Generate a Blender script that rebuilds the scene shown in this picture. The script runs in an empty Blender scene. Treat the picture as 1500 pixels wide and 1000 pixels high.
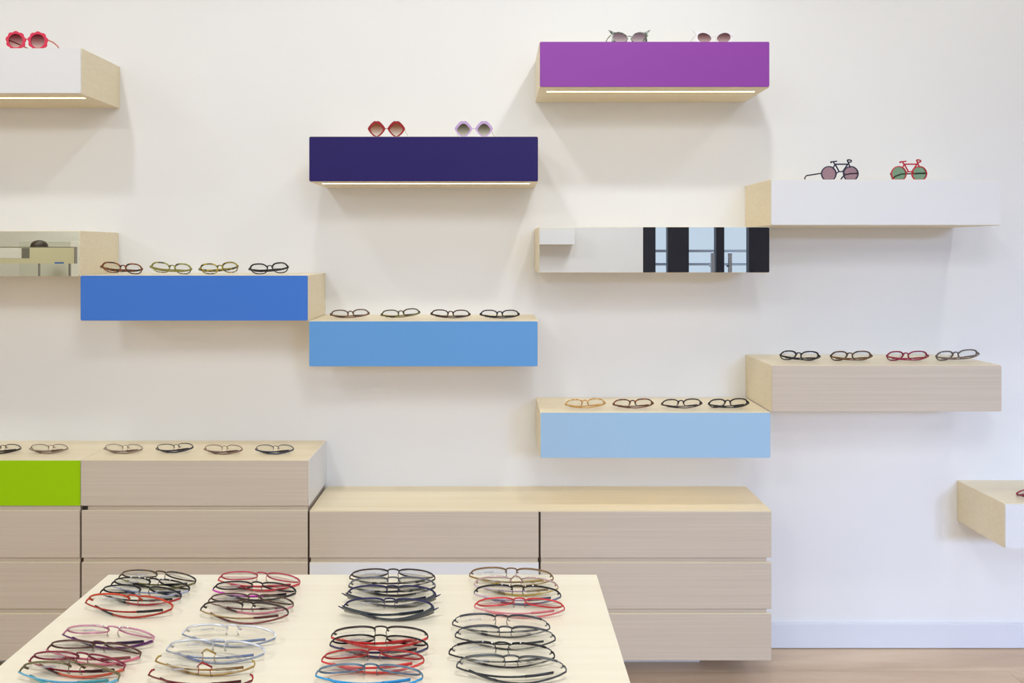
import bpy, bmesh, math, random
from mathutils import Vector, Matrix
random.seed(7)
sc = bpy.context.scene
COL = sc.collection

# ---------------------------------------------------------------- camera
CZ = 1.535            # eye height
F = 1000.0            # focal length in pixels of the 1500 px frame
PX, PY = 725.0, 366.0 # principal point
D = 2.39              # distance to the box fronts
W = 2.638             # distance to the display wall
cam = bpy.data.cameras.new('camera')
cam.sensor_width = 36.0
cam.lens = 36.0 * F / 1500.0
cam.shift_x = (750 - PX) / 1500.0
cam.shift_y = (PY - 500) / 1500.0
cam.clip_start = 0.02
co = bpy.data.objects.new('camera', cam)
co.location = (0, 0, CZ)
co.rotation_euler = (math.pi / 2, 0, 0)
COL.objects.link(co)
sc.camera = co

# ---------------------------------------------------------------- light
sc.view_settings.view_transform = 'Standard'
sc.view_settings.look = 'None'
sc.view_settings.gamma = 1.0
sc.view_settings.use_curve_mapping = False
sc.view_settings.exposure = 0.03
world = bpy.data.worlds.new('sky'); sc.world = world
world.use_nodes = True
bg = world.node_tree.nodes['Background']
bg.inputs[0].default_value = (0.76, 0.86, 1.0, 1)
bg.inputs[1].default_value = 0.9
sc.cycles.transparent_max_bounces = 48

def lamp(kind, name, loc, energy, color, rot=(0, 0, 0), **kw):
    l = bpy.data.lights.new(name, kind); l.energy = energy; l.color = color
    for k, v in kw.items(): setattr(l, k, v)
    o = bpy.data.objects.new(name, l); o.location = loc; o.rotation_euler = rot
    COL.objects.link(o); return o

CEIL = 3.15
for x, e in ((-2.75, 19), (-1.62, 19), (-0.50, 22), (0.63, 27), (1.95, 19)):      # wall-washing ceiling spots
    d = Vector((x, W, 1.5)) - Vector((x, 1.66, CEIL - 0.06))
    lamp('SPOT', 'ceiling_spot', (x, 1.66, CEIL - 0.06), e, (0.92, 0.96, 1.0),
         d.to_track_quat('-Z', 'Y').to_euler(), spot_size=math.radians(130), spot_blend=0.9, shadow_soft_size=0.05)
for x, y, e in ((-4.6, -0.8, 34), (-4.4, -2.2, 18), (-1.6, -0.8, 32), (0.3, -0.2, 31), (1.4, -1.6, 30)):   # added area lamps under the ceiling, general fill for the room
    lamp('AREA', 'ceiling_fill_light', (x, y, CEIL - 0.03), e, (0.88, 0.94, 1.0), size=0.6)
# daylight enters through the glazed shop front behind the camera
_d = Vector((1.3, W, 0.9)) - Vector((4.2, -9.0, 4.1))
lamp('AREA', 'sky_daylight', (4.2, -9.0, 4.1), 1350, (0.46, 0.61, 1.0), _d.to_track_quat('-Z', 'Y').to_euler(),
     shape='RECTANGLE', size=4.0, size_y=1.6)

# ---------------------------------------------------------------- materials
MATS = {}
def nmat(name):
    m = bpy.data.materials.new(name); m.use_nodes = True
    return m, m.node_tree, m.node_tree.nodes['Principled BSDF']
def srgb(r, g, b):
    f = lambda c: (c / 255 / 12.92) if c / 255 <= 0.04045 else ((c / 255 + 0.055) / 1.055) ** 2.4
    return (f(r), f(g), f(b), 1)
def plain(name, col, rough=0.5, metal=0.0, spec=0.5):
    if name in MATS: return MATS[name]
    m, t, p = nmat(name)
    p.inputs['Base Color'].default_value = srgb(*col)
    p.inputs['Roughness'].default_value = rough
    p.inputs['Metallic'].default_value = metal
    p.inputs['Specular IOR Level'].default_value = spec
    MATS[name] = m; return m
def paint(name, col, rough=0.6, amp=0.03, spec=0.3):
    """flat paint / laminate with a very fine roller texture"""
    m, t, p = nmat(name)
    n = t.nodes.new('ShaderNodeTexNoise'); n.inputs['Scale'].default_value = 260
    b = t.nodes.new('ShaderNodeBump'); b.inputs['Strength'].default_value = amp; b.inputs['Distance'].default_value = 0.001
    t.links.new(n.outputs['Fac'], b.inputs['Height']); t.links.new(b.outputs['Normal'], p.inputs['Normal'])
    p.inputs['Base Color'].default_value = srgb(*col); p.inputs['Roughness'].default_value = rough
    p.inputs['Specular IOR Level'].default_value = spec
    return m
def wood(name, c0, c1, rough=0.45, scale=(1.6, 22, 110), seed=0.0, axis=0, detail=6):
    """straight-grained wood, grain along the object's x axis"""
    m, t, p = nmat(name)
    tc = t.nodes.new('ShaderNodeTexCoord'); mp = t.nodes.new('ShaderNodeMapping')
    inf = t.nodes.new('ShaderNodeObjectInfo')
    t.links.new(tc.outputs['Object'], mp.inputs['Vector'])
    mp.inputs['Scale'].default_value = scale
    mul = t.nodes.new('ShaderNodeMath'); mul.operation = 'MULTIPLY'; mul.inputs[1].default_value = 37.0
    t.links.new(inf.outputs['Random'], mul.inputs[0])
    cmb = t.nodes.new('ShaderNodeCombineXYZ'); 
    for i in range(3): t.links.new(mul.outputs[0], cmb.inputs[i])
    t.links.new(cmb.outputs[0], mp.inputs['Location'])
    n = t.nodes.new('ShaderNodeTexNoise'); n.inputs['Scale'].default_value = 1.0
    n.inputs['Detail'].default_value = detail; n.inputs['Roughness'].default_value = 0.62; n.inputs['Distortion'].default_value = 0.25
    t.links.new(mp.outputs[0], n.inputs['Vector'])
    r = t.nodes.new('ShaderNodeValToRGB')
    r.color_ramp.elements[0].position = 0.32; r.color_ramp.elements[0].color = srgb(*c0)
    r.color_ramp.elements[1].position = 0.66; r.color_ramp.elements[1].color = srgb(*c1)
    t.links.new(n.outputs['Fac'], r.inputs[0]); t.links.new(r.outputs[0], p.inputs['Base Color'])
    b = t.nodes.new('ShaderNodeBump'); b.inputs['Strength'].default_value = 0.06; b.inputs['Distance'].default_value = 0.002
    t.links.new(n.outputs['Fac'], b.inputs['Height']); t.links.new(b.outputs['Normal'], p.inputs['Normal'])
    p.inputs['Roughness'].default_value = rough
    return m
def emit(name, col, s):
    m, t, p = nmat(name)
    p.inputs['Base Color'].default_value = (0.8, 0.8, 0.8, 1)
    p.inputs['Emission Color'].default_value = col; p.inputs['Emission Strength'].default_value = s
    return m
def clear(name, tint, gloss=0.06, rough=0.02):
    """thin clear sheet: tinted see-through with a fresnel reflection"""
    if name in MATS: return MATS[name]
    m = bpy.data.materials.new(name); m.use_nodes = True; t = m.node_tree
    t.nodes.remove(t.nodes['Principled BSDF'])
    o = t.nodes['Material Output']; mix = t.nodes.new('ShaderNodeMixShader')
    tr = t.nodes.new('ShaderNodeBsdfTransparent'); gl = t.nodes.new('ShaderNodeBsdfGlossy')
    lw = t.nodes.new('ShaderNodeLayerWeight'); lw.inputs[0].default_value = 0.5
    pw_ = t.nodes.new('ShaderNodeMath'); pw_.operation = 'POWER'; pw_.inputs[1].default_value = 5.0
    fr = t.nodes.new('ShaderNodeMath'); fr.operation = 'MULTIPLY_ADD'; fr.inputs[1].default_value = 0.55; fr.inputs[2].default_value = gloss * 0.55
    t.links.new(lw.outputs['Facing'], pw_.inputs[0]); t.links.new(pw_.outputs[0], fr.inputs[0])
    tr.inputs[0].default_value = tint; gl.inputs['Roughness'].default_value = rough
    t.links.new(fr.outputs[0], mix.inputs[0]); t.links.new(tr.outputs[0], mix.inputs[1]); t.links.new(gl.outputs[0], mix.inputs[2])
    t.links.new(mix.outputs[0], o.inputs['Surface']); MATS[name] = m; return m
def gradient_lens(name, top, bottom, zmid, half):
    """sunglass lens: the dye itself is graded from brow to cheek (object z)"""
    m = clear(name, (1, 1, 1, 1), 0.06); t = m.node_tree
    tr = [n for n in t.nodes if n.type == 'BSDF_TRANSPARENT'][0]
    tc = t.nodes.new('ShaderNodeTexCoord'); sp = t.nodes.new('ShaderNodeSeparateXYZ'); mr = t.nodes.new('ShaderNodeMapRange')
    mr.inputs[1].default_value = zmid - half; mr.inputs[2].default_value = zmid + half
    mx = t.nodes.new('ShaderNodeMix'); mx.data_type = 'RGBA'
    t.links.new(tc.outputs['Object'], sp.inputs[0]); t.links.new(sp.outputs['Z'], mr.inputs[0])
    t.links.new(mr.outputs[0], mx.inputs[0])
    mx.inputs[6].default_value = bottom; mx.inputs[7].default_value = top
    t.links.new(mx.outputs[2], tr.inputs[0]); return m

M_WALL = paint('white wall paint', (236, 235, 233), 0.85, 0.05)
M_CEIL = paint('ceiling paint', (235, 235, 233), 0.9)
M_BASE = paint('baseboard paint', (224, 226, 234), 0.5)
M_MAPLE = wood('pale maple laminate', (232, 217, 184), (239, 226, 196), 0.42, (1.2, 40, 130))
M_TABLE = wood('cream maple table laminate', (240, 229, 203), (245, 235, 211), 0.38, (1.2, 60, 60))
M_ASH = wood('grey ash laminate', (201, 187, 169), (212, 198, 181), 0.5, (1.3, 30, 240))
M_DARK = plain('dark brown gap', (62, 42, 28), 0.8)
M_BLACK = plain('black plastic', (22, 18, 17), 0.35)
M_FLOOR = wood('pale oak floorboard', (196, 168, 140), (224, 200, 172), 0.4, (1.1, 9, 40), detail=8)
M_LED = emit('warm LED diffuser', (1.0, 0.80, 0.47, 1), 9.0)
M_WHITE = paint('white laminate', (232, 232, 232), 0.35)
M_MIRROR = plain('mirror glass', (246, 248, 248), 0.0, 1.0)
M_MIRROR2 = plain('warm tinted mirror glass', (240, 236, 214), 0.0, 1.0)
M_FRAME = plain('anthracite door metal', (38, 38, 48), 0.4, 0.3)
M_STEEL = plain('brushed steel', (170, 170, 172), 0.3, 1.0)

# ---------------------------------------------------------------- helpers
def X(px, Y=D): return (px - PX) / F * Y
def Z(py, Y=D): return CZ - (py - PY) / F * Y
def empty(name, loc=(0, 0, 0), parent=None):
    o = bpy.data.objects.new(name, None); o.location = loc; o.empty_display_size = 0.05
    COL.objects.link(o); o.parent = parent; return o
def tag(o, label, cat, group=None):
    o['label'] = label; o['category'] = cat
    if group: o['group'] = group
    return o
def struct(o): o['kind'] = 'structure'; return o
def mesh(name, verts, faces, mat, parent=None, loc=(0, 0, 0), smooth=False):
    me = bpy.data.meshes.new(name); me.from_pydata([tuple(v) for v in verts], [], faces); me.update()
    bm = bmesh.new(); bm.from_mesh(me); bmesh.ops.recalc_face_normals(bm, faces=bm.faces); bm.to_mesh(me); bm.free()
    me.materials.append(mat)
    if smooth: me.polygons.foreach_set('use_smooth', [True] * len(me.polygons))
    o = bpy.data.objects.new(name, me); o.location = loc; COL.objects.link(o); o.parent = parent; return o
def box(name, x0, x1, y0, y1, z0, z1, mat, parent=None, bevel=0.0, origin=None):
    """axis-aligned box given in world coordinates; vertices are relative to the parent / own centre"""
    c = Vector(((x0 + x1) / 2, (y0 + y1) / 2, (z0 + z1) / 2)); h = Vector((abs(x1 - x0) / 2, abs(y1 - y0) / 2, abs(z1 - z0) / 2))
    bm = bmesh.new(); bmesh.ops.create_cube(bm, size=2.0)
    for v in bm.verts: v.co = Vector((v.co.x * h.x, v.co.y * h.y, v.co.z * h.z))
    if bevel: bmesh.ops.bevel(bm, geom=list(bm.edges), offset=bevel, segments=2, affect='EDGES', profile=0.6)
    me = bpy.data.meshes.new(name); bm.to_mesh(me); bm.free(); me.materials.append(mat)
    o = bpy.data.objects.new(name, me); COL.objects.link(o)
    if parent: o.parent = parent; o.location = c - wloc(parent)
    else: o.location = c
    return o
def wloc(o):
    p = Vector(o.location)
    while o.parent: o = o.parent; p += Vector(o.location)
    return p
def rounded_panel(name, x0, x1, y0, y1, z0, z1, r, mat, parent):
    """flat panel whose four front corners are rounded"""
    cx, cz = (x0 + x1) / 2, (z0 + z1) / 2; hx, hz = (x1 - x0) / 2, (z1 - z0) / 2
    pts = []
    for sx, sz, a0 in ((1, 1, 0), (-1, 1, 90), (-1, -1, 180), (1, -1, 270)):
        for k in range(5):
            a = math.radians(a0 + k * 22.5)
            pts.append((sx * (hx - r) + r * math.cos(a), sz * (hz - r) + r * math.sin(a)))
    n = len(pts); hy = (y1 - y0) / 2
    v = [(p[0], -hy, p[1]) for p in pts] + [(p[0], hy, p[1]) for p in pts]
    f = [list(range(n)), list(range(n, 2 * n))] + [[i, (i + 1) % n, n + (i + 1) % n, n + i] for i in range(n)]
    return mesh(name, v, f, mat, parent, Vector((cx, (y0 + y1) / 2, cz)) - wloc(parent))

# ---------------------------------------------------------------- room shell
XL, XR, YB = -6.9, 4.35, -3.2
struct(box('wall_back', XL, XR, W, W + 0.12, 0, CEIL, M_WALL))
struct(box('wall_left', XL - 0.12, XL, YB, W, 0, CEIL, M_WALL))
struct(box('wall_right', XR, XR + 0.12, YB, W, 0, CEIL, M_WALL))
struct(box('ceiling', XL, XR, YB, W, CEIL, CEIL + 0.1, M_CEIL))
struct(box('wall_front', XL, 1.731, YB - 0.14, YB, 0, CEIL, M_WALL))
struct(box('trim_1', 1.70, XR, YB - 0.14, YB, 2.9, CEIL, M_WALL))
struct(box('baseboard_back', X(452, W), XR, W - 0.012, W, 0.004, Z(911, W), M_BASE, bevel=0.002))
floor = struct(box('floor', XL, XR, YB - 0.14, W, -0.08, -0.012, M_DARK))
# floorboards, each its own piece, laid along the display wall
pw, pl = 0.148, 2.4
proto = {}
row = 0; y = W
while y > YB + 0.01:
    x = XL - (row * 0.83) % pl
    while x < XR:
        a, b = max(x, XL), min(x + pl, XR)
        if b - a > 0.05:
            y0 = max(y - pw, YB - 0.14)
            key = (round(b - a, 3), round(y - y0, 3))
            if key not in proto:
                p = box('plank', a + .0006, b - .0006, y0 + .0006, y - .0006, -0.012, 0.0, M_FLOOR, floor, bevel=0.0012)
                proto[key] = p
            else:
                q = proto[key].copy(); COL.objects.link(q)
                q.location = Vector(((a + b) / 2, (y0 + y) / 2, -0.006)) - Vector(floor.location)
        x += pl
    row += 1; y -= pw

# glazed shop front (seen in the mirror panel)
GL = clear('shop window glass', (0.93, 0.96, 0.97, 1), 0.06, 0.0)
T8 = 7.98
def mx(px, T=T8): return (px - PX) / F * T
def mz(py, T=T8): return CZ + (PY - py) / F * T
win = struct(empty('window_1', (mx(960), YB, 0)))
def fr(name, px0, px1, z0=0.02, z1=2.9, par=win, mat=M_FRAME, y0=YB - 0.11, y1=YB - 0.02):
    return box(name, mx(px0), mx(px1), y0, y1, z0, z1, mat, par, bevel=0.004)
fr('mullion', 942, 961); fr('glass_pane', 961, 979, mat=GL, y0=YB - 0.07, y1=YB - 0.06)
fr('head_rail', 942, 1178, 2.82, 2.9); fr('mullion', 1158, 1178); 
fr('glass_pane', 1132, 1158, 0.02, 2.82, mat=GL, y0=YB - 0.07, y1=YB - 0.06)
for k, (a, b, c, d_, h) in enumerate(((979, 1010, 1050, 1056, 1041), (1056, 1062, 1098, 1132, 1066.5))):
    dr = struct(empty('door_%d' % (k + 1), (mx(a), YB, 0)))
    fr('stile', a, b, par=dr, z1=2.8); fr('stile', c, d_, par=dr, z1=2.8)
    fr('glass_pane', b, c, 0.1, 2.72, dr, GL, YB - 0.07, YB - 0.06)
    fr('rail', b, c, 0.02, 0.12, dr); fr('rail', b, c, 2.70, 2.80, dr)
    hd = empty('pull_handle', (mx(h) - mx(a), 0, 0), dr)
    box('grip', mx(h) - .019, mx(h) + .019, YB + .05, YB + .085, 0.75, mz(370), M_STEEL, hd, bevel=0.006)
    for zz in (0.9, mz(389)): box('mount', mx(h) - .012, mx(h) + .012, YB - .02, YB + .055, zz - .015, zz + .015, M_STEEL, hd)
# outside: terrace with railing and pale facade
struct(box('ground', -8, 14, -16, YB - 0.14, -0.2, -0.06, paint('pale terrace concrete', (200, 202, 204), 0.9)))
tr_ = tag(empty('terrace_railing', (3.0, -5.6, -0.06)), 'steel terrace railing outside the glazed doors', 'railing')
for zz in (1.05, 1.32, 1.52): box('rail', 1.0, 7.0, -5.62, -5.58, zz - .02, zz + .02, M_STEEL, tr_)
for xx in (1.0, 2.9, 4.9, 7.0): box('post', xx - .025, xx + .025, -5.625, -5.575, -0.06, 1.54, M_STEEL, tr_)

# ---------------------------------------------------------------- display boxes on the wall
def display_box(px0, px1, py0, py1, fmat, label, led=True, back=W, corner=0.005):
    x0, x1, z1, z0 = X(px0) + .0008, X(px1) - .0008, Z(py0), Z(py1)
    r = tag(empty('display_box', ((x0 + x1) / 2, back, z0)), label, 'display box', 'wall display boxes')
    body = box('body', x0, x1, D + .004, back, z0, z1, M_MAPLE, r, bevel=0.0012)
    rounded_panel('front_panel', x0 + .0016, x1 - .0016, D, D + .0045, z0 + .0016, z1 - .0016, corner, fmat, r)
    if led:
        s = empty('light_strip', Vector((0, 0, 0)), r)
        xa, xb = x0 + .03, x1 - .027
        box('diffuser', xa, xb, D + .066, D + .0745, z0 - .0004, z0 + .001, M_LED, s)
        box('end_cap', xa - .004, xa, D + .065, D + .0755, z0 - .0005, z0 + .001, M_STEEL, s)
        box('end_cap', xb, xb + .004, D + .065, D + .0755, z0 - .0005, z0 + .001, M_STEEL, s)
    return r, z1
P = lambda n, c, r=0.45: paint(n, c, r, 0.03, 0.18)
TOP = {}
TOP['flower'] = display_box(-219, 119, 70, 137, M_WHITE, 'white-fronted display box with the scalloped red sunglasses on top')[1]
display_box(-219, 117, 338, 405, M_MIRROR2, 'mirror-fronted display box butting against the corner of the royal blue box')
TOP['blue'] = display_box(117, 451.5, 403, 470, P('royal blue laminate', (70, 124, 212)), 'royal blue fronted display box holding four chunky plastic eyeglasses')[1]
TOP['lips'] = display_box(452, 789, 199.5, 266, P('dark indigo laminate', (42, 32, 98)), 'dark indigo fronted display box with lip-shaped sunglasses on top')[1]
TOP['sky'] = display_box(452, 788.5, 470, 537, P('sky blue laminate', (104, 162, 220)), 'sky blue fronted display box, one step below the royal blue one')[1]
TOP['cat'] = display_box(790, 1128, 60.5, 127.5, P('purple laminate', (146, 72, 166)), 'purple fronted display box with cat-eye sunglasses on top')[1]
display_box(789, 1128, 332, 399.5, M_MIRROR, 'mirror-fronted display box reflecting the dark-framed glass doors')
TOP['bike'] = display_box(1129, 1467, 262.5, 330, M_WHITE, 'white-fronted display box with bicycle-shaped sunglasses on top', led=False)[1]
TOP['woodr'] = display_box(1130, 1468, 535, 603, M_ASH, 'grey ash fronted display box hung above bare wall, stepped up from pale blue one')[1]
TOP['pale'] = display_box(791, 1129.5, 604, 671, P('pale blue laminate', (166, 200, 228)), 'pale blue fronted display box hung above the low drawer cabinets')[1]
TOP['low'] = display_box(1472, 1810, 738, 803, M_WHITE, 'low white-fronted display box near the baseboard with red eyeglasses on top')[1]
TOP['green'] = display_box(-219, 118, 674, 741, P('lime green laminate', (160, 210, 0)), 'lime green fronted display box resting on the drawer cabinet', led=False, corner=.002)[1]
wb, TOP['woodl'] = display_box(118, 452, 674, 741, M_ASH, 'grey ash fronted display box resting on the cabinet beside the lime green one', led=False, corner=.003)
box('end_panel', X(452) - .0009, X(452) + .0012, D + .004, W, Z(741), TOP['woodl'] + .0005, M_WHITE, wb)['label'] = 'white end panel'

# ---------------------------------------------------------------- drawer cabinets
ROWS = ((748, 816.5), (824, 891.5), (899, 967))
def cabinet(px0, px1, top, label, white_row=None, end=False):
    x0, x1 = X(px0) + .0035, X(px1) - (0 if end else .0035)
    zb = Z(967)
    r = tag(empty('drawer_cabinet', ((x0 + x1) / 2, W, zb)), label, 'drawer cabinet', 'low drawer cabinets along the wall')
    box('body', x0 + .002, x1 - (.014 if end else .002), D + .009, W, zb, Z(top), M_ASH, r)
    for k, (a, b) in enumerate(ROWS):
        if k == 0 and top > 745: a = 750
        d = box('drawer', x0, x1, D, D + .0088, Z(b), Z(a), M_WHITE if k == white_row else M_ASH, r, bevel=0.001)
        if k == white_row: d['label'] = 'white drawer front'
        box('edge_band', x0 + .001, x1 - .001, D + .0005, D + .0085, Z(a), Z(a) + .0012, M_MAPLE, d)
    return r
cabinet(-219, 118, 741.3, 'ash drawer cabinet standing under the lime green display box')
cb = cabinet(118, 452, 741.3, 'ash drawer cabinet standing under the ash display box, with a black cable hole')
box('cable_hole', X(120), X(126.5), D + .006, D + .0095, Z(747.5), Z(741.8), M_BLACK, cb)
cabinet(452, 790.5, 751.0, 'low drawer cabinet with one white drawer front among ash ones', 1)
cabinet(790.5, 1130, 751.0, 'low all-ash drawer cabinet at the end of the run beside bare wall', None, True)
tag(box('countertop', X(453.5), X(1130), D - .0005, W, Z(750) + .0013, Z(747.6), M_MAPLE, bevel=0.0008),
    'long pale maple countertop over the two low drawer cabinets', 'countertop')
tag(box('cabinet_plinth', X(-219), X(1025, 2.545), 2.545, W, 0.0, Z(967) - .0002, M_WHITE),
    'white recessed plinth carrying the floating drawer cabinets', 'plinth')
for px, wh in ((118, 'below the joint of the lime green and ash boxes'), (452, 'where the cabinets step down'), (790.5, 'between the two low cabinets')):
    tag(box('filler_strip', X(px) - .0032, X(px) + .0032, D + .006, W, Z(967) + .004, Z(751.5), M_DARK),
        'dark brown upright filler strip ' + wh, 'filler strip', 'filler strips between the cabinets')

# ---------------------------------------------------------------- table in the foreground
TZ = CZ - 0.54
TY = 0.54 / (841 - PY) * F
tx0, tx1 = X(159, TY), X(874, TY)
tb = tag(empty('display_table', ((tx0 + tx1) / 2, TY - .4, 0)), 'cream maple display table covered with four columns of eyeglasses', 'table')
box('table_top', tx0, tx1, 0.40, TY, TZ - .035, TZ, M_TABLE, tb, bevel=0.0012)
for sx in (tx0 + .035, tx1 - .085):
    for sy in (0.435, TY - .10):
        box('leg', sx, sx + .05, sy, sy + .05, 0, TZ - .035, M_TABLE, tb, bevel=0.002)
box('apron', tx0 + .06, tx1 - .06, 0.46, TY - .075, TZ - .095, TZ - .035, M_TABLE, tb)

# ---------------------------------------------------------------- far side of the shop (seen in the mirror panels)
yo = 2 * D - 7.73
ob = tag(empty('display_box', (0.5, YB, mz(358, 7.73))), 'white display box on the opposite wall, seen only reflected in mirror', 'display box', 'wall display boxes')
box('body', 0.10, mx(842, 7.73), YB, yo - .004, mz(358, 7.73), mz(337, 7.73), M_MAPLE, ob, bevel=.001)
rounded_panel('front_panel', 0.102, mx(842, 7.73) - .002, yo - .0045, yo, mz(358, 7.73) + .002, mz(337, 7.73) - .002, .005, M_WHITE, ob)
Tq = 6.67; yq = 2 * D - Tq
M_CREAM = paint('cream counter laminate', (214, 210, 182), 0.5)
rc = tag(empty('service_counter', (mx(60, Tq), yq, 0)), 'cream raised service counter on steel legs, reflected in the small mirror', 'counter')
pn = box('screen_panel', mx(-60, Tq), mx(109, Tq), yq - .03, yq, mz(386, Tq), mz(362.2, Tq), M_CREAM, rc)
box('metal_edge', mx(-60, Tq), mx(110.4, Tq), yq - .032, yq + .002, mz(362.2, Tq), mz(361.4, Tq), M_STEEL, rc)
box('metal_edge', mx(109, Tq), mx(110.4, Tq), yq - .032, yq + .002, mz(386, Tq), mz(362.2, Tq), M_STEEL, rc)
for px in (-55, 99): box('leg', mx(px, Tq), mx(px + 2.4, Tq), yq - .03, yq - .014, 0, mz(386, Tq), M_STEEL, rc)
box('blue_sticker', mx(80, Tq), mx(93.6, Tq), yq, yq + .001, mz(386, Tq), mz(383.8, Tq), plain('blue sticker', (60, 110, 190)), pn)
pc = box('picture_card', mx(32, Tq), mx(43.3, Tq), yq, yq + .002, mz(378, Tq), mz(363.2, Tq), plain('card grey', (120, 118, 112)), pn)
box('white_notice', mx(-30, Tq), mx(31, Tq), yq, yq + .0015, mz(378, Tq), mz(363.2, Tq), M_WHITE, pn)
ls = tag(empty('dark_dome', (mx(57.5, 6.9), 2 * D - 6.9, 0)), 'unclear dark dome shade rising behind the cream counter', 'unclear shape')  # unclear dark shape in the mirror; pole and base are made up
def lathe(name, prof, mat, parent, loc=(0, 0, 0), n=24):
    v, f = [], []
    for r_, z_ in prof:
        for k in range(n): a = 2 * math.pi * k / n; v.append((r_ * math.cos(a), r_ * math.sin(a), z_))
    for i in range(len(prof) - 1):
        for k in range(n): f.append([i * n + k, i * n + (k + 1) % n, (i + 1) * n + (k + 1) % n, (i + 1) * n + k])
    return mesh(name, v, f, mat, parent, loc, True)
M_DOME = plain('dark brown enamel', (52, 40, 32), 0.5)
lathe('form', [(.078, 1.55), (.078, 1.57), (.07, 1.60), (.05, 1.622), (.02, 1.633), (.001, 1.635)], M_DOME, ls)
lathe('pole', [(.01, .02), (.01, 1.60)], M_STEEL, ls, n=12); lathe('base', [(.001, .03), (.13, .026), (.14, .01), (.14, 0)], M_DOME, ls)
dp = tag(empty('display_cabinet', (mx(90, 7.2), 2 * D - 7.2, 0)), 'freestanding white display cabinet behind the cream counter', 'display cabinet')
box('body', mx(28, 7.2), mx(140, 7.2), -3.0, 2 * D - 7.2, 0, mz(353, 7.2), paint('pale grey laminate', (206, 208, 200), .5), dp, bevel=.003)
box('white_panel', mx(104, 7.2), mx(140, 7.2), 2 * D - 7.2, 2 * D - 7.2 + .006, 1.2, mz(353.5, 7.2), M_WHITE, dp)

# ================================================================ EYEWEAR
def sweep(pts, wid, thk, up, closed=False, n=6):
    """tube along pts with an elliptic section: wid measured along `up`, thk across; returns verts, faces"""
    N = len(pts); v, f = [], []
    for i in range(N):
        a = pts[(i - 1) % N] if (closed or i) else pts[0]
        b = pts[(i + 1) % N] if (closed or i < N - 1) else pts[-1]
        t = (b - a).normalized(); u = up[i] if isinstance(up, list) else up
        s = t.cross(u)
        if s.length < 1e-4: s = t.cross(Vector((0.3, 0.2, 0.9)))
        s.normalize(); q = s.cross(t).normalized()
        w_ = wid[i] if isinstance(wid, list) else wid; t_ = thk[i] if isinstance(thk, list) else thk
        for k in range(n):
            an = 2 * math.pi * (k + .5) / n
            v.append(pts[i] + q * (w_ * math.cos(an)) + s * (t_ * math.sin(an)))
    for i in range(N if closed else N - 1):
        for k in range(n):
            j = (i + 1) % N
            f.append([i * n + k, i * n + (k + 1) % n, j * n + (k + 1) % n, j * n + k])
    if not closed: f.append(list(range(n))); f.append([(N - 1) * n + k for k in range(n)])
    return v, f
def joinvf(parts):
    V, Fc = [], []
    for v, f in parts:
        o = len(V); V += list(v); Fc += [[i + o for i in q] for q in f]
    return V, Fc
def blob(c, r, n=8):
    v, f = [], []
    for i in range(1, 5):
        th = math.pi * i / 5
        for k in range(n):
            a = 2 * math.pi * k / n
            v.append(c + Vector((r[0] * math.sin(th) * math.cos(a), r[1] * math.cos(th), r[2] * math.sin(th) * math.sin(a))))
    for i in range(3):
        for k in range(n): f.append([i * n + k, i * n + (k + 1) % n, (i + 1) * n + (k + 1) % n, (i + 1) * n + k])
    f.append(list(range(n))); f.append([3 * n + k for k in range(n)])
    return v, f

# frame colours -------------------------------------------------
FC = {}
def fmat(col, metal=False):
    key = (col, metal)
    if key not in FC: FC[key] = plain('frame %d %d %d%s' % (*col, ' metal' if metal else ''), col, 0.28 if metal else 0.25, 0.45 if metal else 0.0)
    return FC[key]
def tortoise(name, a, b):
    m, t, p = nmat(name); tc = t.nodes.new('ShaderNodeTexCoord'); n = t.nodes.new('ShaderNodeTexNoise'); n.inputs['Scale'].default_value = 90
    r = t.nodes.new('ShaderNodeValToRGB'); r.color_ramp.elements[0].position = .42; r.color_ramp.elements[1].position = .62
    r.color_ramp.elements[0].color = srgb(*a); r.color_ramp.elements[1].color = srgb(*b)
    t.links.new(tc.outputs['Object'], n.inputs['Vector']); t.links.new(n.outputs['Fac'], r.inputs[0]); t.links.new(r.outputs[0], p.inputs['Base Color'])
    p.inputs['Roughness'].default_value = .2; return m
M_LENS = clear('clear demo lens', (0.975, 0.98, 0.985, 1), 0.05)
M_PAD = clear('clear silicone pad', (0.8, 0.8, 0.78, 1), 0.09, 0.2)
M_PRINT = bpy.data.materials.new('white lens print'); M_PRINT.use_nodes = True
_t = M_PRINT.node_tree; _t.nodes.remove(_t.nodes['Principled BSDF'])
_m = _t.nodes.new('ShaderNodeMixShader'); _m.inputs[0].default_value = 0.3
_t.links.new(_t.nodes.new('ShaderNodeBsdfTransparent').outputs[0], _m.inputs[1])
_df = _t.nodes.new('ShaderNodeBsdfDiffuse'); _df.inputs[0].default_value = srgb(236, 236, 246)
_t.links.new(_df.outputs[0], _m.inputs[2]); _t.links.new(_m.outputs[0], _t.nodes['Material Output'].inputs['Surface'])
M_STONE = plain('crystal stone', (245, 245, 250), 0.08, 0.8)

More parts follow.
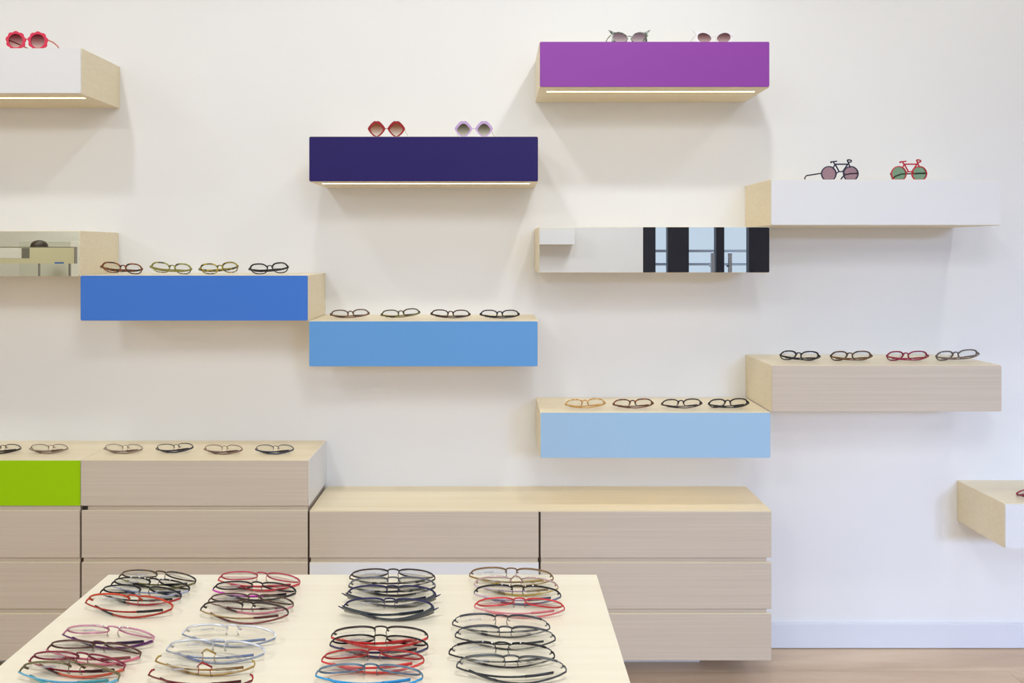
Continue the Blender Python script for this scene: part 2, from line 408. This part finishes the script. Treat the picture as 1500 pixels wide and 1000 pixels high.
def eyeglasses(loc, label, front, temple, tip=None, rim='full', style='metal', width=.137, yaw=0, roll=0,
               tilt=132, bow=.012, tw=.0016, stones=0, dprint=False, group=None, lensh=.0148, bridge='arch', flare=0.0, inner=None):
    """folded eyeglasses resting on their temples and lower rims, wearer side towards -y"""
    s = width / .137
    ph = math.radians(tilt); cp, sp = math.cos(ph), math.sin(ph)
    wrap = lambda x: -1.6 * x * x
    R = Matrix.Rotation(math.radians(roll), 3, 'Y')
    def tf(p): return R @ Vector((p.x, p.y * cp + p.z * sp, p.y * sp - p.z * cp)) * s    # (x, u, n) -> local
    plastic = style == 'plastic'
    a, b, cx = (.0278, lensh + .001, .0370) if plastic else (.0288, lensh, .0375)
    ex = 2.6
    def outline(sg, k=1.0, n=36):
        o = []
        for i in range(n):
            th = 2 * math.pi * i / n
            c, d = math.cos(th), math.sin(th)
            x = a * k * abs(c) ** (2 / ex) * (1 if c >= 0 else -1); u = b * k * abs(d) ** (2 / ex) * (1 if d >= 0 else -1)
            if u < 0: x *= 1 - .16 * (-u / b)            # cheek side narrower
            u += .0022 * (x / a)                          # outer brow lifts a little
            X_ = sg * (cx + x)
            o.append(Vector((X_, u, wrap(X_))))
        return o
    rw, rt = (.0019, .0021) if plastic else (.00105, .0012)
    parts = []; NU = Vector((0, 0, 1))
    for sg in (-1, 1):
        o = outline(sg)
        if rim == 'full':
            w_ = [rt] * len(o); t_ = [rw * (1.5 if (p.y > .3 * b and plastic) else 1.0) for p in o]
            parts.append(sweep(o, w_, t_, NU, True))
        elif rim == 'half':
            up = [o[-1]] + o[0:19] + [o[19]]
            parts.append(sweep(up, rt * 1.15, rw * 1.25, NU))
        elif rim == 'bar':                                # short brow bar only
            parts.append(sweep(o[5:17], rt * 1.2, rw * 1.5, NU))
            parts.append(sweep([o[-2], o[-1]] + o[0:6], rt * .6, rw * .55, NU)); parts.append(sweep(o[16:21], rt * .6, rw * .6, NU))
        # endpiece from the rim back to the hinge
        e0 = Vector((sg * .0645, .0055, wrap(.0645))); hz = Vector((sg * .0690, .005, wrap(.0690) - .006))
        e1 = Vector((sg * .0675, .0058, wrap(.0675) - .0005))
        k = 2.2 if plastic else 1.0
        parts.append(sweep([e0, e1, Vector((sg * .0692, .0056, wrap(.0692) - .003)), hz], [.0018 * k, .0020 * k, .0016 * k, .0013 * k], [.0012 * k, .0013 * k, .001 * k, .0009 * k], Vector((0, 1, 0))))
        if flare: parts.append(sweep([hz, hz + Vector((sg * .008, .004, .002))], [.0022, .0006], [.0012, .0006], Vector((0, 1, 0))))
    bw = .0018 if plastic else .0009
    xi = .0085 if rim != 'none' else .0100
    if bridge == 'arch':
        bp = [Vector((xi * c, .003 + .0055 * math.sqrt(max(0, 1 - c * c)) + (.001 if plastic else 0), .001 - .0 * c)) for c in (-1, -.85, -.5, 0, .5, .85, 1)]
    elif bridge == 'peak':
        bp = [Vector((-xi, .003, 0)), Vector((-.004, .0105, .001)), Vector((0, .014, .0015)), Vector((.004, .0105, .001)), Vector((xi, .003, 0))]
    else:
        bp = [Vector((-xi - .001, .009, 0)), Vector((-.004, .0105, .001)), Vector((.004, .0105, .001)), Vector((xi + .001, .009, 0))]
    parts.append(sweep(bp, bw * 1.3, bw * 1.2, NU))
    if plastic:                                           # moulded nose flanks
        for sg in (-1, 1):
            parts.append(sweep([Vector((sg * .0065, .006, 0)), Vector((sg * .0095, -.002, -.002)), Vector((sg * .0135, -.0095, -.003))], [.0022, .0026, .0018], [.0018, .002, .0015], NU))
    else:                                                 # wire pad arms
        for sg in (-1, 1):
            parts.append(sweep([Vector((sg * .0090, .002, 0)), Vector((sg * .0078, .000, -.004)), Vector((sg * .0085, -.0035, -.0065))], .0006, .0006, NU, n=5))
    for i in range(stones):                               # glittering stones set along the brow
        th = math.radians(40 + 105 * (i % (stones // 2)) / max(1, stones // 2 - 1)); sg = -1 if i < stones // 2 else 1
        c, d = math.cos(th), math.sin(th)
        q = Vector((sg * (cx + a * abs(c) ** (2 / ex) * (1 if c >= 0 else -1)), b * abs(d) ** (2 / ex), 0)); q.z = wrap(q.x) + .0004
        stones_list.append(q)
    meshes = []                                           # (name, verts, faces, mat, parentname)
    if rim == 'none':
        meshes.append(('bridge', *joinvf(parts[2:]), front, None))
        for q in parts[:2]: meshes.append(('endpiece', *q, front, None))
    else: meshes.append(('frame_front', *joinvf(parts), front, None))
    for sg in (-1, 1):                                    # lenses
        o = outline(sg, .985, 28); n = len(o)
        v = [p + Vector((0, 0, .0006)) for p in o] + [p - Vector((0, 0, .0006)) for p in o]
        c0 = Vector((sg * cx, 0, wrap(cx) + .0022)); v += [c0, c0 - Vector((0, 0, .0012))]
        f = [[i, (i + 1) % n, 2 * n] for i in range(n)] + [[n + (i + 1) % n, n + i, 2 * n + 1] for i in range(n)] + [[i, (i + 1) % n, n + (i + 1) % n, n + i] for i in range(n)]
        meshes.append(('lens', v, f, M_LENS, None))
        if dprint and sg == -1:
            q = []
            for dx, du in ((-.009, -.003), (.008, -.003), (.008, .003), (-.009, .003)):
                xx = -cx + dx; q.append(Vector((xx, du - .002, wrap(xx) + .0003 - .0012 + .0008)))
            v2 = q + [p - Vector((0, 0, .0004)) for p in q]
            meshes.append(('lens_print', v2, [[0, 1, 2, 3], [4, 5, 6, 7], [0, 1, 5, 4], [1, 2, 6, 5], [2, 3, 7, 6], [3, 0, 4, 7]], M_PRINT, 'lens'))
        if not plastic:
            meshes.append(('nose_pad', *blob(Vector((sg * .0088, -.0052, -.0072)), (.0017, .0036, .0013)), M_PAD, None))
    L = .122
    for sg in (1, -1):                                    # folded temples: the right one lies outside
        bo = bow if sg == 1 else bow * .62
        pts = []; wv = []; tv = []; N = 15
        for i in range(N):
            t = i / (N - 1); x = sg * (.0690 - L * t)
            n0 = wrap(.0690) - .006
            nn = n0 - bo * math.sin(math.pi * min(1, t * 1.02)) ** .8 - (.002 if sg == 1 else 0) * t
            u = .005 - (.0045 if sg == 1 else .006) * max(0, (t - .55) / .45) ** 2 + (0.0005 if sg == 1 else .001)
            pts.append(Vector((x, u, nn)))
            base = tw * (2.3 if t < .25 else 1.6) if plastic else tw * 1.6
            wv.append(base * (1.0 if t < .66 else 1.25) * (1 + (2.2 * max(0, 1 - t / .5) if flare else 0))); tv.append(.0012 if plastic else .0010)
        cut = 10
        meshes.append(('temple', *sweep(pts[:cut + 1], wv[:cut + 1], tv[:cut + 1], Vector((0, 1, 0))), temple if not inner else (temple if sg == 1 else inner), None))
        meshes.append(('temple_tip', *sweep(pts[cut:], [w_ + .0004 for w_ in wv[cut:]], [t_ + .0004 for t_ in tv[cut:]], Vector((0, 1, 0))), tip or temple, 'temple'))
    if stones:
        meshes.append(('crystal_stones', *joinvf([blob(q, (.0014, .0014, .0014), 6) for q in stones_list]), M_STONE, 'frame_front'))
        stones_list.clear()
    meshes = [(nm, [tf(p) for p in v], f, m, par) for nm, v, f, m, par in meshes]
    zmin = min(p.z for _, v, _, _, _ in meshes for p in v)
    yc = sum(p.y for p in meshes[0][1]) / len(meshes[0][1])
    root = empty('eyeglasses', loc); root.rotation_euler = (0, 0, math.radians(yaw))
    tag(root, label, 'eyeglasses', group)
    last = {}
    for nm, v, f, m, par in meshes:
        v = [Vector((p.x, p.y - yc, p.z - zmin + .0002)) for p in v]
        last[nm] = mesh(nm, v, f, m, last[par] if par else root, smooth=True)
        if nm == 'crystal_stones': last[nm]['kind'] = 'stuff'
    return root
stones_list = []

# --- colours
K = (26, 24, 26); BR = (66, 44, 34); NV = (44, 40, 84); RD = (196, 40, 34); PK = (206, 104, 120); SV = (196, 198, 206)
GD = (176, 146, 70); WH = (226, 226, 230); PL = (92, 34, 84); OL = (112, 108, 56)
def m(c, met=True): return fmat(c, met)

# --- 32 pairs on the table: (bridge px, bridge py, width px, description, style arguments)
Gt = 'eyeglasses laid out in columns on the display table'
A = 'first column along the slanting table edge'
TABLE = [
 (235, 838, 116, 'dark tortoise full-rim eyeglasses with olive temples at the table back corner', dict(front=tortoise('dark tortoise', (28, 22, 18), (96, 66, 40)), temple=m(OL), tip=m(K, 0), stones=0)),
 (225, 849, 116, 'black studded full-rim eyeglasses with pale blue temples behind the red-and-black pair', dict(front=m(K), temple=m((178, 184, 214)), tip=m((70, 74, 96)), stones=10)),
 (211, 860, 126, 'black full-rim eyeglasses with one crimson temple behind the orange-red pair', dict(front=m(K), temple=m((170, 30, 48)), inner=m(K), tip=m(K, 0))),
 (192, 878, 138, 'orange-red half-rim eyeglasses with black temple tips', dict(front=m((200, 66, 34)), temple=m((170, 50, 36)), tip=m(K, 0), rim='half', bow=.014)),
 (165, 921, 138, 'thin pink crystal-studded full-rim eyeglasses with dark purple temples', dict(front=m((206, 140, 160)), temple=m((98, 40, 104)), tip=m((52, 30, 56), 0), stones=12, tw=.0026)),
 (144, 943, 138, 'brown full-rim eyeglasses with glossy pink temples', dict(front=m((96, 62, 52)), temple=m((214, 116, 134), 0), tip=m((140, 78, 72), 0), tw=.0024)),
 (120, 960, 150, 'plum red full-rim eyeglasses with crimson and orange temples', dict(front=m((136, 44, 62)), temple=m((206, 84, 56), 0), inner=m((150, 30, 54), 0), tip=m((64, 24, 24), 0), tw=.0024)),
 (105, 978, 158, 'olive gold half-rim eyeglasses with peaked bridge and teal temples', dict(front=m((118, 108, 72)), temple=m((96, 168, 196), 0), tip=m((70, 150, 156), 0), rim='half', bridge='peak', tw=.0022)),

 (383, 841, 124, 'rose pink full-rim eyeglasses at the back table edge', dict(front=m((186, 70, 88)), temple=m((200, 56, 66), 0), tip=m((186, 44, 56), 0), tw=.0022)),
 (376, 855, 124, 'black full-rim eyeglasses with a magenta temple', dict(front=m(K), temple=m(K, 0), inner=m((204, 50, 176), 0), tip=m(K, 0), tw=.0024)),
 (371, 872, 126, 'bronze brown full-rim eyeglasses with a dusty pink temple', dict(front=m((92, 66, 52)), temple=m((206, 120, 138), 0), inner=m((110, 60, 56), 0), tip=m((74, 44, 44), 0))),
 (360, 887, 134, 'dark brown half-rim eyeglasses with gold and maroon temples', dict(front=m((60, 46, 38)), temple=m((120, 48, 46), 0), inner=m((168, 142, 92)), tip=m((84, 34, 36), 0), rim='half', bow=.014)),
 (338, 920, 140, 'frosted white half-rim eyeglasses with silver blue temples, behind the other clear pairs', dict(front=m(WH), temple=m((140, 150, 170)), tip=m((120, 132, 160), 0), rim='half')),
 (318, 943, 148, 'silver white half-rim eyeglasses between the frosted pair and the gold-bridged pair', dict(front=m((214, 216, 222)), temple=m((150, 158, 180)), tip=m((110, 122, 156), 0), rim='half', bridge='flat')),
 (305, 957, 146, 'rimless eyeglasses with a gold bridge and gold brown temples', dict(front=m(GD), temple=m((168, 134, 72)), tip=m((130, 92, 46), 0), rim='none', bridge='peak')),
 (299, 978, 158, 'rimless eyeglasses with a dark red arched bridge and maroon temples', dict(front=m((158, 40, 36)), temple=m((110, 40, 34), 0), tip=m((76, 28, 28), 0), rim='none', bridge='peak', tw=.0022)),

 (576, 836, 126, 'dark brown full-rim eyeglasses with heavy endpieces at the back table edge', dict(front=m((52, 38, 36)), temple=m((62, 52, 56)), tip=m(K, 0))),
 (575, 850, 128, 'gunmetal half-rim eyeglasses with black temples behind the navy pairs', dict(front=m((104, 106, 116)), temple=m((46, 44, 52)), tip=m(K, 0), rim='half', tw=.0022)),
 (574, 865, 132, 'navy half-rim eyeglasses with flared charcoal temples behind its twin', dict(front=m(NV), temple=m((60, 62, 70), 0), tip=m((46, 48, 58), 0), rim='half', bow=.014, tw=.0024, flare=1)),
 (570, 884, 134, 'navy half-rim eyeglasses with flared charcoal temples in front of its twin', dict(front=m(NV), temple=m((52, 60, 66), 0), tip=m((44, 48, 56), 0), rim='half', bow=.014, tw=.0026, flare=1)),
 (557, 924, 142, 'dark brown half-rim eyeglasses with thick bright red temples', dict(front=m((56, 44, 42)), temple=m((214, 54, 50), 0), tip=m((210, 60, 56), 0), rim='half', tw=.003)),
 (557, 934, 140, 'black full-rim eyeglasses with navy temples in front of the red-templed pair', dict(front=m(K), temple=m((48, 44, 84), 0), tip=m(K, 0), tw=.0026)),
 (548, 955, 148, 'thin red full-rim eyeglasses with bright red temples', dict(front=m((176, 44, 42)), temple=m((222, 62, 58), 0), tip=m((214, 56, 54), 0), tw=.0024)),
 (543, 977, 158, 'slate blue full-rim eyeglasses with bright turquoise blue temples', dict(front=m((98, 122, 142)), temple=m((40, 150, 206), 0), tip=m((40, 140, 196), 0), tw=.0024)),

 (749, 836, 124, 'bronze half-rim eyeglasses with mustard gold temple tips', dict(front=m((128, 96, 62)), temple=m((150, 120, 60)), tip=m((170, 140, 36), 0), rim='half', bridge='arch')),
 (756, 849, 124, 'pale rose crystal-studded half-rim eyeglasses', dict(front=m((192, 160, 152)), temple=m((190, 160, 80)), inner=m((206, 182, 196), 0), tip=m((120, 96, 60), 0), rim='half', stones=10, bridge='peak')),
 (758, 862, 128, 'black studded half-rim eyeglasses with slate blue temples', dict(front=m(K), temple=m((96, 100, 130), 0), inner=m((206, 180, 196), 0), tip=m((74, 78, 104), 0), rim='half', stones=8, tw=.0022)),
 (761, 878, 132, 'bright red full-rim eyeglasses with translucent rose temples', dict(front=m((206, 52, 58)), temple=m((200, 92, 96), 0), inner=m((222, 150, 156), 0), tip=m((206, 110, 116), 0))),
 (734, 906, 144, 'nearly rimless eyeglasses with charcoal brow bars, right in front of the bright red pair', dict(front=m((70, 70, 78)), temple=m((90, 88, 86)), tip=m((40, 40, 44), 0), rim='bar', tw=.0011, lensh=.0175)),
 (740, 923, 148, 'nearly rimless eyeglasses with charcoal brow bars, behind the black studded bar pair', dict(front=m((70, 70, 78)), temple=m((60, 58, 58)), tip=m((36, 36, 40), 0), rim='bar', tw=.0011, lensh=.0175)),
 (735, 948, 156, 'black crystal-studded brow-bar eyeglasses with thin black temples', dict(front=m(K), temple=m((44, 42, 42)), tip=m(K, 0), rim='bar', stones=8, bridge='flat', tw=.0011, lensh=.0175)),
 (749, 970, 162, 'grey brow-bar eyeglasses with heavy black nose bridge mount', dict(front=m((88, 90, 92)), temple=m((60, 62, 66)), tip=m((40, 42, 48), 0), rim='bar', bridge='flat', bow=.014, tw=.0018, lensh=.0175)),
]
for i, (px, py, wpx, label, kw) in enumerate(TABLE):
    Y = (0.54 - .0225) / (py - PY) * F + .008
    wd = min(.146, max(.130, wpx * Y / F * .975))
    r = eyeglasses((X(px, Y), Y, TZ), label, dprint=(i % 3 != 2), group=Gt, width=wd,
                   yaw=(-6.5 if i < 8 else -4 if i < 16 else -1.5 if i < 24 else -3.5) + random.uniform(-1.2, 1.2), **kw)

# --- pairs on the shelves: (centre px, ground py, yaw, roll, ...) on the top at z
def shelf(items, ztop, group, base):
    for px, py, yaw, roll, label, kw in items:
        Y = (CZ - ztop) / (py - PY) * F if py else D + .075
        Y = min(max(Y, D + .045), W - .05)
        eyeglasses((X(px, Y), Y, ztop), label, yaw=yaw, roll=roll, group=group, **{**base, **kw})
T1 = tortoise('brown tortoise', (44, 28, 22), (150, 84, 40)); T2 = tortoise('olive tortoise', (66, 66, 44), (172, 168, 84))
T3 = tortoise('mustard tortoise', (74, 66, 32), (190, 168, 60)); T4 = tortoise('honey tortoise', (190, 140, 70), (226, 190, 130))
pl_ = dict(style='plastic', width=.143, lensh=.0182, tilt=116, bow=.02)
shelf([(180, 0, 4, 4, 'brown tortoise plastic eyeglasses on the royal blue box, beside the mirror box', dict(front=T1, temple=T1)),
       (252, 0, 4, 4, 'pale olive plastic eyeglasses on the royal blue box, next to brown tortoise pair', dict(front=T2, temple=m((140, 132, 60), 0))),
       (322, 0, -4, -4, 'mustard olive plastic eyeglasses on the royal blue box, next to the black pair', dict(front=T3, temple=T3)),
       (395, 0, -3, -3, 'black plastic eyeglasses on the royal blue box', dict(front=m((40, 36, 38), 0), temple=m(K, 0)))],
      TOP['blue'], 'eyeglasses on the royal blue box', pl_)
md = dict(style='plastic', width=.140, lensh=.0160, tilt=116, bow=.02, rim='half', tw=.0014)
shelf([(513, 0, -2, -2, 'light brown half-rim eyeglasses on the sky blue box, beside the step', dict(front=m((98, 76, 60), 0), temple=m((120, 86, 66), 0), tip=m((58, 42, 40), 0))),
       (587, 0, -3, -4, 'olive brown half-rim eyeglasses on the sky blue box', dict(front=m((88, 76, 46), 0), temple=m((112, 104, 44), 0), tip=m((60, 46, 40), 0))),
       (660, 0, 2, 1, 'dark red-brown half-rim eyeglasses on the sky blue box', dict(front=m((70, 40, 32), 0), temple=m((56, 34, 32), 0))),
       (732, 0, 0, 0, 'black half-rim eyeglasses on the sky blue box', dict(front=m((36, 34, 36), 0), temple=m(K, 0)))],
      TOP['sky'], 'eyeglasses on the sky blue box', md)
sl = dict(style='plastic', width=.142, lensh=.0165, tilt=118, bow=.018, tw=.0014)
shelf([(857, 598, -3, -3, 'honey coloured eyeglasses on the pale blue box', dict(front=T4, temple=m((206, 158, 84), 0), rim='half')),
       (927, 598, -2, -2, 'brown tortoise eyeglasses on the pale blue box', dict(front=T1, temple=m((104, 64, 40), 0), rim='half')),
       (998, 598, -2, -2, 'dark brown thin eyeglasses on the pale blue box', dict(front=m((60, 48, 44), 0), temple=m((72, 52, 52), 0), tip=m(K, 0), rim='half')),
       (1066, 598, -1, -2, 'black eyeglasses on the pale blue box', dict(front=m(K, 0), temple=m(K, 0)))],
      TOP['pale'], 'eyeglasses on the pale blue box', sl)
shelf([(1170, 529, 3, 2, 'black oval eyeglasses on the ash wall box', dict(front=m(K, 0), temple=m(K, 0))),
       (1245, 529, -2, -1, 'dark tortoise oval eyeglasses on the ash wall box', dict(front=tortoise('deep tortoise', (40, 28, 24), (108, 70, 40)), temple=m((110, 74, 40), 0))),
       (1327, 529, -2, -1, 'burgundy red oval eyeglasses on the ash wall box', dict(front=m((140, 30, 62), 0), temple=m((150, 34, 60), 0))),
       (1400, 529, -5, -5, 'grey taupe oval eyeglasses tilted on the ash wall box', dict(front=m((104, 92, 86), 0), temple=m((120, 102, 90), 0)))],
      TOP['woodr'], 'eyeglasses on the ash wall box', dict(style='plastic', width=.146, lensh=.0172, tilt=118, bow=.018, tw=.0014))
th = dict(style='metal', width=.140, rim='half', tw=.0024, lensh=.0165, tilt=122, bow=.018)
shelf([(3, 662, 2, 0, 'dark brown thin metal eyeglasses on the lime green box', dict(front=m((58, 44, 42)), temple=m((48, 36, 34), 0))),
       (73, 662, -2, -1, 'pale bronze thin metal eyeglasses on the lime green box', dict(front=m((150, 132, 120)), temple=m((150, 130, 112), 0), tip=m((110, 88, 70), 0))),
       (182, 662, -1, 0, 'pale silver brown thin eyeglasses on the ash box beside the green one', dict(front=m((160, 146, 138)), temple=m((156, 138, 122), 0), tip=m((116, 92, 76), 0))),
       (257, 662, -5, -4, 'charcoal thin metal eyeglasses tilted on the ash box', dict(front=m((54, 52, 62)), temple=m((58, 56, 70), 0), tip=m((60, 44, 42), 0))),
       (328, 663, -2, 0, 'rose bronze thin metal eyeglasses on the ash box', dict(front=m((146, 112, 100)), temple=m((140, 110, 100), 0), tip=m((104, 74, 60), 0))),
       (403, 663, -3, -1, 'slate blue thin metal eyeglasses near the end of the ash box', dict(front=m((62, 66, 84)), temple=m((60, 66, 88), 0), tip=m((56, 46, 48), 0)))],
      TOP['woodl'], 'eyeglasses on the boxes above the tall cabinets', th)
shelf([(1515, 727, 2, 0, 'burgundy red eyeglasses on the low white box near the baseboard', dict(front=m((150, 44, 66), 0), temple=m((120, 30, 50), 0)))],
      TOP['low'], None, dict(style='plastic', width=.142, lensh=.016))

# ---------------------------------------------------------------- novelty sunglasses on the top boxes
def ring(outer, inner, th):
    n = len(outer); v = []
    for y in (0, th):
        v += [Vector((p[0], y, p[1])) for p in outer] + [Vector((p[0], y, p[1])) for p in inner]
    f = []
    for i in range(n):
        j = (i + 1) % n
        f += [[i, j, n + j, n + i], [2 * n + i, 2 * n + j, 3 * n + j, 3 * n + i], [i, j, 2 * n + j, 2 * n + i], [n + i, n + j, 3 * n + j, 3 * n + i]]
    return v, f
def disc(pts, y0, y1):
    n = len(pts); v = [Vector((p[0], y0, p[1])) for p in pts] + [Vector((p[0], y1, p[1])) for p in pts]
    return v, [list(range(n)), list(range(n, 2 * n))] + [[i, (i + 1) % n, n + (i + 1) % n, n + i] for i in range(n)]
def sunglasses(loc, label, shape, fm, lm, tm, group, yaw=0, sep=.033, temples=None, extra=None):
    root = tag(empty('sunglasses', loc), label, 'sunglasses', group); root.rotation_euler = (0, 0, math.radians(yaw))
    parts = []; n = 56; lens = []
    for sg in (-1, 1):
        o, i_ = [], []
        for k in range(n):
            t = 2 * math.pi * k / n
            po, pi = shape(t, sg)
            o.append((sg * sep + po[0], po[1])); i_.append((sg * sep + pi[0], pi[1]))
        parts.append(ring(o, i_, .0036)); lens.append((sg, disc(i_, .0012, .0026)))
    zm = min(p.z for v, f in parts for p in v); up = Vector((0, 0, -zm + .0003))
    if extra: parts += extra(sep)
    mv, mf = joinvf(parts)
    mesh('frame_front', [p + up for p in mv], mf, fm, root)
    for sg, (v, f) in lens:
        mesh('lens', [p + up for p in v], f, lm[0 if sg < 0 else 1] if isinstance(lm, tuple) else lm, root, up * 0)
    for pts in temples:
        pts = [Vector(p) for p in pts]
        pts = [Vector((p.x, p.y, p.z - zm if p.z > -.5 else .003)) for p in pts]
        vv, ff = sweep(pts, .0026, .0012, Vector((0, 0, 1)))
        mesh('temple', vv, ff, tm, root, smooth=True)
    return root
def brid(z, w, r=.0020, arch=.002):
    return lambda sep: [sweep([Vector((-w, .0018, z)), Vector((-w * .4, .0018, z + arch)), Vector((w * .4, .0018, z + arch)), Vector((w, .0018, z))], r, r, Vector((0, 1, 0)))]
# scalloped flower frames
def flower(t, sg):
    R_ = .0308 + .0042 * abs(math.sin(4.5 * (t + .2))); 
    return (R_ * math.cos(t), R_ * .98 * math.sin(t)), (.0240 * math.cos(t), .0240 * math.sin(t))
YS = D + .028
lensR = gradient_lens('wine graded lens', (0.35, 0.06, 0.09, 1), (0.92, 0.80, 0.78, 1), .031, .024)
sunglasses((X(39, YS), YS, TOP['flower']), 'scalloped flower-shaped raspberry red sunglasses with graded lenses', flower,
           plain('raspberry acetate', (222, 52, 84), .25), lensR, plain('coral acetate', (226, 120, 110), .3), None, 3, .0378,
           [[(.069, .002, .006), (.075, .03, .004), (.079, .05, -.004), (.082, .06, -.028)], [(-.069, .002, .004), (-.045, .02, -.004), (-.02, .03, -.016), (.01, .034, -.029)]], brid(.004, .009))
# lips
def lips(t, sg):
    c, s_ = math.cos(t), math.sin(t)
    def q(k, top):
        x = .0312 * k * (abs(c) ** .9) * (1 if c > 0 else -1)
        e = max(0, 1 - (abs(x) / (.0312 * k)) ** 1.4)
        z = (0.0312 * k * e ** .80 - top * math.exp(-(x / .0055) ** 2)) if s_ > 0 else -0.0312 * k * e ** .75
        return (x, z)
    o = q(1.0, .0050); i_ = q(.74, .0022)
    return o, (i_[0], i_[1] - .0030)
Gl = 'lip-shaped sunglasses on the indigo box'
lt = [[(.059, .002, .002), (.062, .03, .000), (.066, .062, -.010), (.060, .088, -.022)], [(-.059, .002, .002), (-.060, .03, 0), (-.061, .06, -.008), (-.060, .085, -.022)]]
sunglasses((X(566, YS), YS, TOP['lips']), 'lip-shaped dark red sunglasses on the indigo box', lips, plain('dark red acetate', (150, 22, 30), .25),
           gradient_lens('amber graded lens', (0.50, 0.27, 0.17, 1), (0.96, 0.93, 0.90, 1), .024, .02), plain('clear acetate', (224, 222, 218), .3), Gl, 0, .0350, lt, brid(0, .006, .0011, .001))
sunglasses((X(694, YS), YS, TOP['lips']), 'lip-shaped lavender sunglasses on the indigo box', lips, plain('lavender acetate', (198, 168, 214), .25),
           gradient_lens('olive graded lens', (0.30, 0.27, 0.22, 1), (0.86, 0.86, 0.80, 1), .024, .02), plain('clear acetate', (224, 222, 218), .3), Gl, 0, .0365,
           [[(.059, .002, .002), (.063, .03, -.004), (.070, .055, -.014), (.082, .07, -.024)], lt[1]], brid(0, .009, .0010, .001))
# cat eye
def cateye(t, sg):
    c, s_ = math.cos(t), math.sin(t); c2 = c * sg
    i_ = (.0245 * c, .0175 * s_ + .004 * c2 * (1 if s_ > 0 else .3))
    x = .0285 * c; z = .0205 * s_ + .005 * c2 * (1 if s_ > 0 else .2)
    an = math.atan2(s_, c2)                       # wing tip at the outer brow
    w_ = math.exp(-((an - math.radians(32)) / .20) ** 2)
    low = math.exp(-((an + math.radians(35)) / .35) ** 2)
    return (x + sg * (.017 * w_ + .006 * low), z + .013 * w_ - .003 * low), i_
Gc = 'cat-eye sunglasses on the purple box'
smoke = gradient_lens('mauve graded lens', (0.42, 0.32, 0.38, 1), (0.80, 0.74, 0.76, 1), .022, .016)
sunglasses((X(922, YS), YS, TOP['cat']), 'green-grey winged cat-eye sunglasses on the purple box', cateye, tortoise('moss marble acetate', (62, 72, 52), (170, 178, 172)),
           smoke, plain('moss acetate', (130, 138, 116), .3), Gc, 0, .033,
           [[(-.066, .002, .010), (-.074, .02, .004), (-.082, .04, -.012), (-.086, .05, -.021)], [(.066, .002, .010), (.06, .04, .006), (.056, .075, -.006), (.054, .09, -.02)]], brid(.004, .010, .0018, .002))
sunglasses((X(1046, YS), YS, TOP['cat']), 'milky white winged cat-eye sunglasses on the purple box', cateye, plain('milky acetate', (240, 238, 242), .25),
           gradient_lens('brown mauve graded lens', (0.33, 0.18, 0.20, 1), (0.80, 0.68, 0.68, 1), .022, .016), plain('milky acetate', (240, 238, 242), .25), Gc, 0, .034,
           [[(-.066, .002, .010), (-.070, .03, .004), (-.074, .05, -.008), (-.076, .06, -.021)], [(.066, .002, .010), (.07, .04, .004), (.08, .07, -.01), (.1, .085, -.02)]], brid(.004, .012, .0018, .002))
# bicycles
def wheel(t, sg):
    c, s_ = math.cos(t), math.sin(t); k = 1.0
    R_ = .0275
    z = max(R_ * s_, -.0225)
    return (R_ * c, z), (.0240 * c, max(.0240 * s_, -.0190))
def bike(sep):
    Vq = lambda x, z: Vector((x, .0018, z)); U = Vector((0, 1, 0)); q = []
    T = lambda pts, r=.0026: q.append(sweep([Vq(*p) for p in pts], r, r, U))
    T([(-.0165, .034), (.0285, .034)])                       # top tube
    T([(-.0165, .034), (-.002, .007)]); T([(.0285, .034), (.010, .007)])
    T([(-.024, .020), (-.0175, .032), (-.0215, .040), (-.022, .0425)])
    T([(-.031, .0405), (-.027, .0425), (-.020, .043), (-.010, .0445)], .0024)  # saddle
    T([(-.0325, .0405), (-.029, .0415)], .0036)
    T([(.0375, .022), (.0265, .0485)]); T([(.0265, .0485), (.034, .0495), (.0415, .047), (.041, .0425), (.033, .0405), (.030, .0405)])
    T([(-.0125, .0), (-.006, .0065), (.004, .008), (.013, .0065), (.0185, 0)], .0022)
    return q
Gb = 'bicycle-shaped sunglasses on the white box'
YB2 = D + .03
def wheel_off(t, sg): return wheel(t, sg)
bsep = .039
sunglasses((X(1230.5, YB2), YB2, TOP['bike']), 'black bicycle-shaped sunglasses with plum lenses', wheel_off, plain('dark navy metal', (34, 32, 52), .35, .2),
           clear('plum lens', (0.66, 0.52, 0.57, 1), .05), plain('dark navy metal', (34, 32, 52), .35, .2), Gb, 0, bsep,
           [[(-.066, .003, .002), (-.078, .03, .001), (-.092, .058, .000), (-.095, .064, -.006), (-.096, .066, -.0215)],
            [(.068, .003, .002), (.050, .022, .003), (.036, .030, .001), (.026, .034, -.008), (.018, .036, -.0215)]], bike)
sunglasses((X(1332, YB2), YB2, TOP['bike']), 'red bicycle-shaped sunglasses with green lenses', wheel_off, plain('red metal', (190, 36, 44), .35, .1),
           clear('green lens', (0.50, 0.64, 0.52, 1), .05), plain('dark tip metal', (70, 40, 46), .35, .2), Gb, 0, bsep * .93,
           [[(.066, .003, .002), (.02, .022, .003), (-.012, .026, .002), (-.034, .028, -.006), (-.046, .030, -.0215)],
            [(-.066, .003, .002), (-.055, .02, .001), (-.045, .032, -.006), (-.036, .036, -.0215)]], bike)
